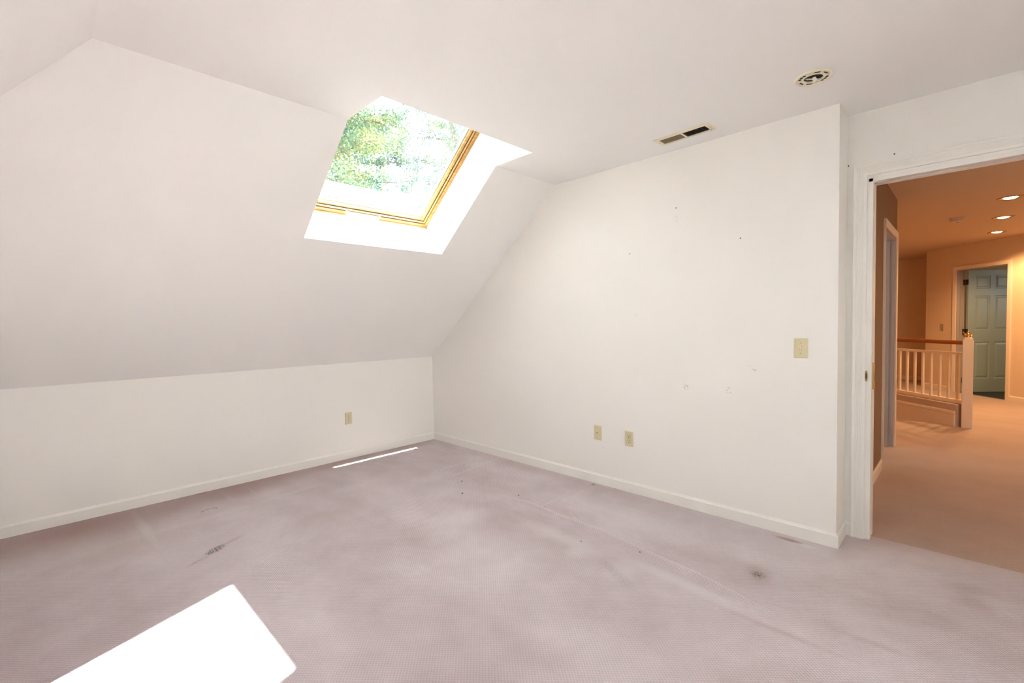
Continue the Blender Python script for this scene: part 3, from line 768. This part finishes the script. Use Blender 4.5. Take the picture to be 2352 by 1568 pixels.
# the room behind the six-panel door: dark carpet and a daylight window
m = MB(); m.poly([(DA+DU*-2.8+DW*0.06)+Vector((0, 0, 0.004)), (DA+DU*SC2+DW*0.06)+Vector((0, 0, 0.004)), (DA+DU*SC2+DW*1.6)+Vector((0, 0, 0.004)), (DA+DU*-2.8+DW*1.6)+Vector((0, 0, 0.004))])
struct(m, 'floor_far_room', M_TEAL, 'dark green carpet in the room behind the six-panel door', 'carpet')
cased('trim_5', DA, DU, -DW, S0+0.004, S1-0.004, DT-0.004, M_HALLTRIM, 'casing around the six-panel door opening')
m = MB()
m.box(S1-0.014, S1+0.004, 0.001, 0.119, 0, DT-0.01); m.box(S0-0.004, S0+0.014, 0.001, 0.119, 0, DT-0.01); m.box(S0, S1, 0.001, 0.119, DT-0.016, DT+0.003)
m.box(S1-0.026, S1-0.014, 0.045, 0.080, 0, DT-0.016); 
tag(m.build('trim_6', M_JAMBDIM, M=Mloc), 'jamb lining of the six-panel door opening', 'door jamb', kind='structure')
m = MB(); m.box(S0, S1, -0.002, 0.03, 0.0, 0.006, 0.002); tag(m.build('trim_7', M_STEEL, M=Mloc), 'thin carpet strip at the foot of the six-panel door opening', 'threshold', kind='structure')
baseboard('baseboard_angled', [DA+DU*-2.8, DA+DU*(S0-0.056)], [-DW, -DW], M_HALLTRIM, 'baseboard right of the six-panel door')
baseboard('baseboard_corner', [DA+DU*(S1+0.056), DA+DU*SC2], [-DW, -DW], M_HALLTRIM, 'baseboard left of the six-panel door')
baseboard('baseboard_far', [(9.30, YT), (9.30, Cc.y)], [(-1, -1), (-1, 1)], M_HALLTRIM, 'baseboard along the dim far wall')
# six-panel door, open into the room, leaf standing at right angles to its wall
HS = 0.775
d = thing('door_2', DA+DU*HS+DW*0.115, 'pale green-white six-panel door standing open at the hall end', 'door', kind='structure')
d.rotation_euler = (0, 0, TH - PI/2)     # local x runs along DW, local y along DU (front face towards -y)
LW, LH, LT = 0.76, 2.030, 0.035
leaf = MB(); z0 = 0.010
rows = [(0.235, 0.845), (1.040, 1.610), (1.725, 1.945)]
colsx = [(0.105, 0.345), (0.415, 0.655)]
def xz(i): return i
# stiles and rails as one slab with recessed panels: build front faces from a grid
xs = sorted({0.0, LW} | {a for c_ in colsx for a in c_}); zs = sorted({z0, LH} | {a for r_ in rows for a in r_})
for side, yy in ((-1, 0.0), (1, LT)):
    for i in range(len(xs)-1):
        for j in range(len(zs)-1):
            x0, x1, za, zb = xs[i], xs[i+1], zs[j], zs[j+1]
            if (x0, x1) in colsx and (za, zb) in rows:
                e = lambda q, y_: [(x0+q, y_, za+q), (x1-q, y_, za+q), (x1-q, y_, zb-q), (x0+q, y_, zb-q)]
                rings = [e(0, yy), e(0.010, yy - side*0.009), e(0.024, yy - side*0.009), e(0.045, yy - side*0.002)]
                for A, B in zip(rings[:-1], rings[1:]):
                    for k in range(4): leaf.poly([A[k], A[(k+1) % 4], B[(k+1) % 4], B[k]])
                leaf.poly(rings[-1])
            else:
                leaf.poly([(x0, yy, za), (x1, yy, za), (x1, yy, zb), (x0, yy, zb)])
leaf.poly([(0, 0, z0), (0, LT, z0), (0, LT, LH), (0, 0, LH)]); leaf.poly([(LW, 0, z0), (LW, LT, z0), (LW, LT, LH), (LW, 0, LH)])
leaf.poly([(0, 0, z0), (LW, 0, z0), (LW, LT, z0), (0, LT, z0)]); leaf.poly([(0, 0, LH), (LW, 0, LH), (LW, LT, LH), (0, LT, LH)])
bmesh.ops.remove_doubles(leaf.bm, verts=leaf.bm.verts, dist=1e-5)
leaf.build('door_leaf', M_OUTDOOR, d)
for hz in (1.84, 1.02, 0.20):
    m = MB(); m.lathe([(0.0, -0.047), (0.007, -0.045), (0.007, 0.045), (0.0, 0.047)], -0.008, LT+0.012, hz, n=14)
    m.box(-0.003, 0.001, -0.001, LT+0.010, hz-0.044, hz+0.044, 0.001); m.box(-0.034, -0.006, LT+0.014, LT+0.040, hz-0.044, hz+0.044, 0.001)
    m.build('hinge', M_BRONZE, d)
m = MB(); m.lathe([(0.0, -0.055), (0.02, -0.052), (0.026, -0.042), (0.022, -0.030), (0.011, -0.024), (0.011, -0.006), (0.030, -0.004), (0.031, 0.0)], n=24)
m.build('door_knob', M_BRASS, d, smooth=True, M=Matrix.Translation((LW-0.065, 0, 0.94)) @ Matrix.Rotation(-PI/2, 4, 'X'))
# hall switch plate on the angled wall (its own thing)
hs = plate('hall_switch', 'small ivory switch plate on the orange-lit wall beside the six-panel door', 'light switch', w=0.074, h=0.118)
m = MB(); m.box(-0.005, 0.005, -0.016, -0.004, -0.004, 0.0095, 0.0012); m.build('toggle', M_IVORY2, hs, M=Matrix.Rotation(-0.3, 4, 'X'))
screw(hs, 0, 0.030); screw(hs, 0, -0.030)
hs.location = DA + DU*1.142 + Vector((0, 0, 1.085)); hs.rotation_euler = (0, 0, TH)
nl = nail((9.30, -3.32, 1.79), ROTX, 'tiny nail on the dim far wall of the landing')

# ------------------------------------------------------------------ stair railing with its newel post
rl = thing('stair_railing', NEW, 'white baluster railing with stained oak handrail around the stairwell', 'railing', rot=(0, 0, PI/4))
LEN = t_end - 0.01
m = MB(); prof = [(-0.030, 0.0), (-0.034, 0.012), (-0.030, 0.026), (-0.022, 0.040), (-0.010, 0.047), (0.010, 0.047), (0.022, 0.040), (0.030, 0.026), (0.034, 0.012), (0.030, 0.0), (-0.030, 0.0)]
m.sweep(prof, [((0.03, 0, 0.951), (0, 1, 0), (0, 0, 1)), ((LEN, 0, 0.951), (0, 1, 0), (0, 0, 1))]); m.build('handrail', M_OAK, rl, smooth=False)
m = MB(); m.box(0.03, LEN, -0.018, 0.018, 0.832, 0.860, 0.002); m.build('top_rail', M_HALLTRIM, rl)
m = MB(); m.box(0.03, LEN, -0.024, 0.024, 0.258, 0.306, 0.004); m.build('bottom_rail', M_HALLTRIM, rl)
k = 0
while 0.112 + k*0.1145 < LEN - 0.03:
    x = 0.112 + k*0.1145
    m = MB(); m.box(x-0.0125, x+0.0125, -0.0125, 0.0125, 0.300, 0.836, 0.0015); m.build('baluster', M_HALLTRIM, rl); k += 1
m = MB(); m.box(0.05, LEN, -0.055, 0.075, -0.02, 0.256, 0.01, 2); m.build('carpeted_curb', M_HALLCARPET, rl)
m = MB(); m.box(0.055, LEN, 0.076, 0.094, -1.30, 0.140, 0.001); m.box(0.055, LEN, 0.076, 0.100, 0.143, 0.178, 0.003); m.build('stair_fascia', M_HALLTRIM, rl)
# newel: square shaft turned to face the hall, cap mouldings and a coiled brass ornament
nw = MB(); nw.box(-0.046, 0.046, -0.046, 0.046, -0.02, 1.000, 0.004)
npart = nw.build('newel_post', M_HALLTRIM, rl, M=Matrix.Rotation(-PI/4, 4, 'Z'))
m = MB(); m.box(-0.038, 0.038, -0.038, 0.038, 1.000, 1.006); m.box(-0.041, 0.041, -0.041, 0.041, 1.006, 1.020, 0.003); m.box(-0.033, 0.033, -0.033, 0.033, 1.020, 1.034, 0.004)
m.build('newel_cap', M_HALLTRIM, npart, M=Matrix.Rotation(-PI/4, 4, 'Z'))
m = MB()
m.lathe([(0.0, 1.034), (0.020, 1.034), (0.022, 1.040), (0.014, 1.046), (0.012, 1.052), (0.020, 1.058), (0.024, 1.068), (0.020, 1.078), (0.010, 1.084), (0.012, 1.090), (0.015, 1.097), (0.010, 1.105), (0.0, 1.108)], n=24)
for s in (-1, 1):
    m.tube([(s*0.018, 0, 1.060), (s*0.034, 0.006*s, 1.070), (s*0.042, 0, 1.058), (s*0.036, -0.006*s, 1.046), (s*0.024, 0, 1.046)], 0.0055, 10)
m.tube([(0, 0.018, 1.062), (-0.010, 0.034, 1.078), (-0.022, 0.036, 1.092), (-0.030, 0.026, 1.098)], [0.006, 0.008, 0.007, 0.003], 10)
m.build('brass_ornament', M_BRASS, npart, smooth=True, M=Matrix.Rotation(-PI/4-0.78, 4, 'Z'))

# ------------------------------------------------------------------ hall downlights and smoke detector
def downlight(loc, label):
    t = thing('recessed_downlight', loc, label, 'downlight', 'recessed hall downlights')
    m = MB(); m.lathe([(0.098, 0.0), (0.097, -0.004), (0.090, -0.007), (0.080, -0.006), (0.074, -0.002)], n=48); m.build('trim_ring', M_ABRASS, t, smooth=True)
    m = MB(); m.lathe([(0.074, -0.002), (0.060, 0.004), (0.056, 0.006)], n=40); m.build('baffle', M_BRASS, t, smooth=True)
    m = MB(); m.lathe([(0.056, 0.006), (0.050, -0.004), (0.036, -0.011), (0.018, -0.014), (0.0, -0.015)], n=36); m.build('bulb', M_BULB, t, smooth=True)
    return t
DL = [(3.69, -4.576), (4.965, -4.577), (6.31, -4.567)]
dl = downlight((DL[0][0], DL[0][1], ZC), 'nearest of the three recessed hall downlights')
dup(dl, (DL[1][0], DL[1][1], ZC), label='middle one of the three recessed hall downlights')
dup(dl, (DL[2][0], DL[2][1], ZC), label='farthest of the three recessed hall downlights, nearest the six-panel door')
sd = thing('smoke_detector', (4.60, -4.19, ZC), 'round tan smoke detector on the hall ceiling', 'smoke detector')
m = MB(); m.lathe([(0.075, 0.0), (0.075, -0.012), (0.070, -0.018), (0.066, -0.018)], n=40); m.build('mounting_base', M_DET, sd, smooth=False)
m = MB(); m.lathe([(0.064, -0.014), (0.062, -0.034), (0.054, -0.042), (0.0, -0.044)], n=40); m.build('cover', M_DET, sd)
m = MB(); m.lathe([(0.0, -0.0465), (0.007, -0.046), (0.008, -0.043)], 0.03, 0, 0, n=12); m.build('test_button', M_BRONZE, sd)

# ------------------------------------------------------------------ trees outside
def leafmat(name, ca, cb, cc):
    m, t = nt(name)
    o = N(t, 'ShaderNodeOutputMaterial'); d_ = N(t, 'ShaderNodeBsdfDiffuse'); tl = N(t, 'ShaderNodeBsdfTranslucent'); mx = N(t, 'ShaderNodeMixShader'); mx.inputs[0].default_value = 0.4
    tc = N(t, 'ShaderNodeTexCoord'); nz = N(t, 'ShaderNodeTexNoise'); nz.inputs['Scale'].default_value = 1.3; nz.inputs['Detail'].default_value = 6
    L(t, tc.outputs['Object'], nz.inputs['Vector'])
    r = N(t, 'ShaderNodeValToRGB'); e = r.color_ramp.elements
    e[0].position = 0.34; e[0].color = ca + (1,); e[1].position = 0.66; e[1].color = cc + (1,)
    q = r.color_ramp.elements.new(0.5); q.color = cb + (1,)
    L(t, nz.outputs[0], r.inputs[0])
    for s in (d_, tl): L(t, r.outputs[0], s.inputs[0])
    L(t, d_.outputs[0], mx.inputs[1]); L(t, tl.outputs[0], mx.inputs[2]); L(t, mx.outputs[0], o.inputs[0])
    return m
M_LEAFA = leafmat('maple_leaves', (0.088, 0.182, 0.137), (0.175, 0.248, 0.137), (0.365, 0.343, 0.118))
M_LEAFB = leafmat('cool_leaves', (0.109, 0.197, 0.197), (0.155, 0.242, 0.211), (0.248, 0.300, 0.197))
M_BARK = pbr('grey_bark', (0.17, 0.15, 0.13), rough=0.9, var=0.3, vscale=20)
def tree(loc, height, spread, nleaf, mat, label, seed, leaf=0.11, crown_lo=0.25):
    rnd = random.Random(seed)
    t = thing('tree', loc, label, 'tree', 'trees seen through the skylight')
    wood_ = MB(); tips = []
    trunk = [Vector((0, 0, 0))]
    for k in range(1, 9):
        trunk.append(Vector((rnd.uniform(-1, 1)*0.05*height*k/8, rnd.uniform(-1, 1)*0.05*height*k/8, height*0.94*k/8)))
    wood_.tube(trunk, [0.024*height*(1-0.9*k/8) for k in range(9)], 8)
    for b_ in range(40):
        f = crown_lo + (1-crown_lo)*(b_+rnd.random())/40*0.97
        i = min(7, int(f*8)); p0 = trunk[i].lerp(trunk[i+1], f*8-i)
        az = b_*2.4 + rnd.uniform(-0.4, 0.4); ln = spread*(1-0.62*f**2.2)*rnd.uniform(0.75, 1.1)
        el = rnd.uniform(0.15, 0.6)
        dirv = Vector((math.cos(az)*math.cos(el), math.sin(az)*math.cos(el), math.sin(el)))
        pts = [p0]
        for q in range(1, 6):
            dirv = (dirv + Vector((rnd.uniform(-.22, .22), rnd.uniform(-.22, .22), rnd.uniform(-.20, .15)))).normalized()
            pts.append(pts[-1] + dirv*ln/5)
        wood_.tube(pts, [0.011*height*(1-f*0.7)*(1-0.17*q) * 0.55 for q in range(6)], 5)
        for q in range(1, 6):
            for s in range(3):
                dv = (dirv + Vector((rnd.uniform(-1, 1), rnd.uniform(-1, 1), rnd.uniform(-.5, .7)))).normalized()
                l2 = ln*0.26*rnd.uniform(0.6, 1.2)
                a = pts[q]; b2 = a + dv*l2*0.55; c2 = b2 + (dv + Vector((rnd.uniform(-.4, .4), rnd.uniform(-.4, .4), rnd.uniform(-.3, .3)))).normalized()*l2*0.5
                wood_.tube([a, b2, c2], [0.012, 0.008, 0.004], 4)
                tips.append((b2, c2))
    wood_.build('trunk', M_BARK, t)
    verts, faces = [], []
    for k in range(nleaf):
        a, b2 = tips[rnd.randrange(len(tips))]
        p = a.lerp(b2, rnd.random()) + Vector((rnd.gauss(0, 1), rnd.gauss(0, 1), rnd.gauss(0, .7)))*0.20
        sz = leaf*rnd.uniform(0.6, 1.25)
        nrm = Vector((rnd.gauss(0, 1), rnd.gauss(0, 1), rnd.gauss(0.6, 0.8))).normalized()
        u_ = nrm.orthogonal().normalized(); v_ = nrm.cross(u_); ang = rnd.uniform(0, 2*PI)
        u2 = u_*math.cos(ang) + v_*math.sin(ang); v2 = nrm.cross(u2)
        i0 = len(verts)
        verts += [p - u2*sz*0.5, p + v2*sz*0.32 - nrm*sz*0.06, p + u2*sz*0.55 - nrm*sz*0.1, p - v2*sz*0.32 - nrm*sz*0.06]
        faces.append((i0, i0+1, i0+2, i0+3))
    me = bpy.data.meshes.new('foliage'); me.from_pydata([tuple(v_) for v_ in verts], [], faces); me.materials.append(mat)
    fo = bpy.data.objects.new('foliage', me); COL.objects.link(fo); fo.parent = t; fo['kind'] = 'stuff'
    return t
GZ = -3.2
tree((2.1, 9.4, GZ), 15.0, 4.1, 66000, M_LEAFA, 'yellow-green leafy tree filling the left half of the skylight view', 3, 0.082, 0.30)
tree((8.7, 11.2, GZ), 16.5, 2.9, 15000, M_LEAFB, 'thin-leaved tree with bare branches at the right of the skylight view', 5, 0.085, 0.35)
tree((9.0, 19.5, GZ), 21.0, 4.8, 48000, M_LEAFB, 'blue-green tree farther back, in the middle of the skylight view', 9, 0.15, 0.3)
tree((19.5, 22.5, GZ), 22.0, 4.6, 26000, M_LEAFA, 'pale tree farthest back, behind the bare branches on the right', 12, 0.14, 0.3)
m = MB(); m.poly([(-70, -70, GZ), (80, -70, GZ), (80, 80, GZ), (-70, 80, GZ)])
struct(m, 'ground', pbr('pale_bounce_ground', (0.24, 0.235, 0.215), rough=0.95, var=0.25, vscale=0.8), 'ground far below the house, coloured pale to bounce light', 'ground')  # ground made pale to throw light up at the ceiling

# ------------------------------------------------------------------ light
SUN_E, SKY_E = 38.0, 4.8
su = bpy.data.lights.new('sun', 'SUN'); su.energy = SUN_E; su.angle = math.radians(0.53); su.color = (1.0, 0.99, 0.965)
so = bpy.data.objects.new('sun', su); COL.objects.link(so)
so.rotation_euler = Vector((0.177, 0.52, -1.0)).to_track_quat('-Z', 'Y').to_euler()
w = bpy.data.worlds.new('world'); SC.world = w; w.use_nodes = True
wt = w.node_tree; wt.nodes.clear()
wo = N(wt, 'ShaderNodeOutputWorld'); bg = N(wt, 'ShaderNodeBackground'); bg.inputs[0].default_value = (0.93, 0.97, 1.0, 1); bg.inputs[1].default_value = SKY_E
L(wt, bg.outputs[0], wo.inputs[0])
def portal(name, loc, direction, sx, sy):
    l = bpy.data.lights.new(name, 'AREA'); l.shape = 'RECTANGLE'; l.size = sx; l.size_y = sy; l.cycles.is_portal = True
    o_ = bpy.data.objects.new(name, l); COL.objects.link(o_); o_.location = loc
    z = -Vector(direction).normalized(); x = Vector((1, 0, 0)) if abs(z.x) < 0.6 else Vector((0, 1, 0))
    x = (x - z*x.dot(z)).normalized(); y = z.cross(x)
    o_.rotation_euler = Matrix((x, y, z)).transposed().to_euler()
    return o_
mid = SB + 0.59*CS
portal('portal_skylight', FA((A_LO+A_HI)/2, mid, DEPTH+0.14), (0, -SN, -CS), 1.13, 1.18)
portal('portal_skylight_left', FB((B_LO+B_HI)/2, mid, DEPTH+0.14), (SN, 0, -CS), 1.13, 1.18)
portal('portal_fill_skylight', FB((D_LO+D_HI)/2, mid, DEPTH+0.14), (SN, 0, -CS), 1.13, 1.18)
portal('portal_fill_window', (cx, YB-0.13, cz), (0, 1, 0), WB[1]-WB[0], WB[3]-WB[2])
portal('portal_far_room', (7.9, -6.73, 1.675), (0, 1, 0), 0.8, 0.55)
portal('portal_side_room', (1.6, 0.01, 1.55), (0, -1, 0), 0.6, 0.7)

HALL_W = 37.0
for k, (x, y) in enumerate(DL):
    l = bpy.data.lights.new('downlight_lamp', 'SPOT'); l.energy = HALL_W*(1.5, 2.6, 3.2)[k]; l.color = (1.0, 0.60, 0.28); l.spot_size = math.radians(150); l.spot_blend = 0.5; l.shadow_soft_size = 0.05
    o_ = bpy.data.objects.new('downlight_lamp', l); COL.objects.link(o_); o_.location = (x, y, ZC-0.03)

# ------------------------------------------------------------------ camera
Rr = Vector((0.70110693, -0.712827, -0.0180761)); Uu = Vector((0.03966084, 0.01367274, 0.99911965)); Ff = Vector((0.71195231, 0.70120662, -0.03785737))
cam = bpy.data.cameras.new('camera'); cam.sensor_width = 36.0; cam.sensor_fit = 'HORIZONTAL'; cam.lens = 16.2493; cam.clip_start = 0.02; cam.clip_end = 300
co = bpy.data.objects.new('camera', cam); COL.objects.link(co)
Mx = Matrix((Rr, Uu, -Ff)).transposed().to_4x4(); Mx.translation = Vector((-3.0669, -4.2873, 1.2825)); co.matrix_world = Mx
SC.camera = co

SC.view_settings.view_transform = 'Standard'; SC.view_settings.look = 'None'; SC.view_settings.gamma = 1.0; SC.view_settings.use_curve_mapping = False
SC.view_settings.exposure = 0.33
SC.cycles.use_denoising = True; SC.cycles.use_light_tree = False
SC.cycles.use_adaptive_sampling = True; SC.cycles.adaptive_threshold = 0.03; SC.cycles.adaptive_min_samples = 16
SC.cycles.max_bounces = 10; SC.cycles.diffuse_bounces = 8; SC.cycles.glossy_bounces = 4; SC.cycles.transparent_max_bounces = 12
SC.cycles.sample_clamp_indirect = 60.0
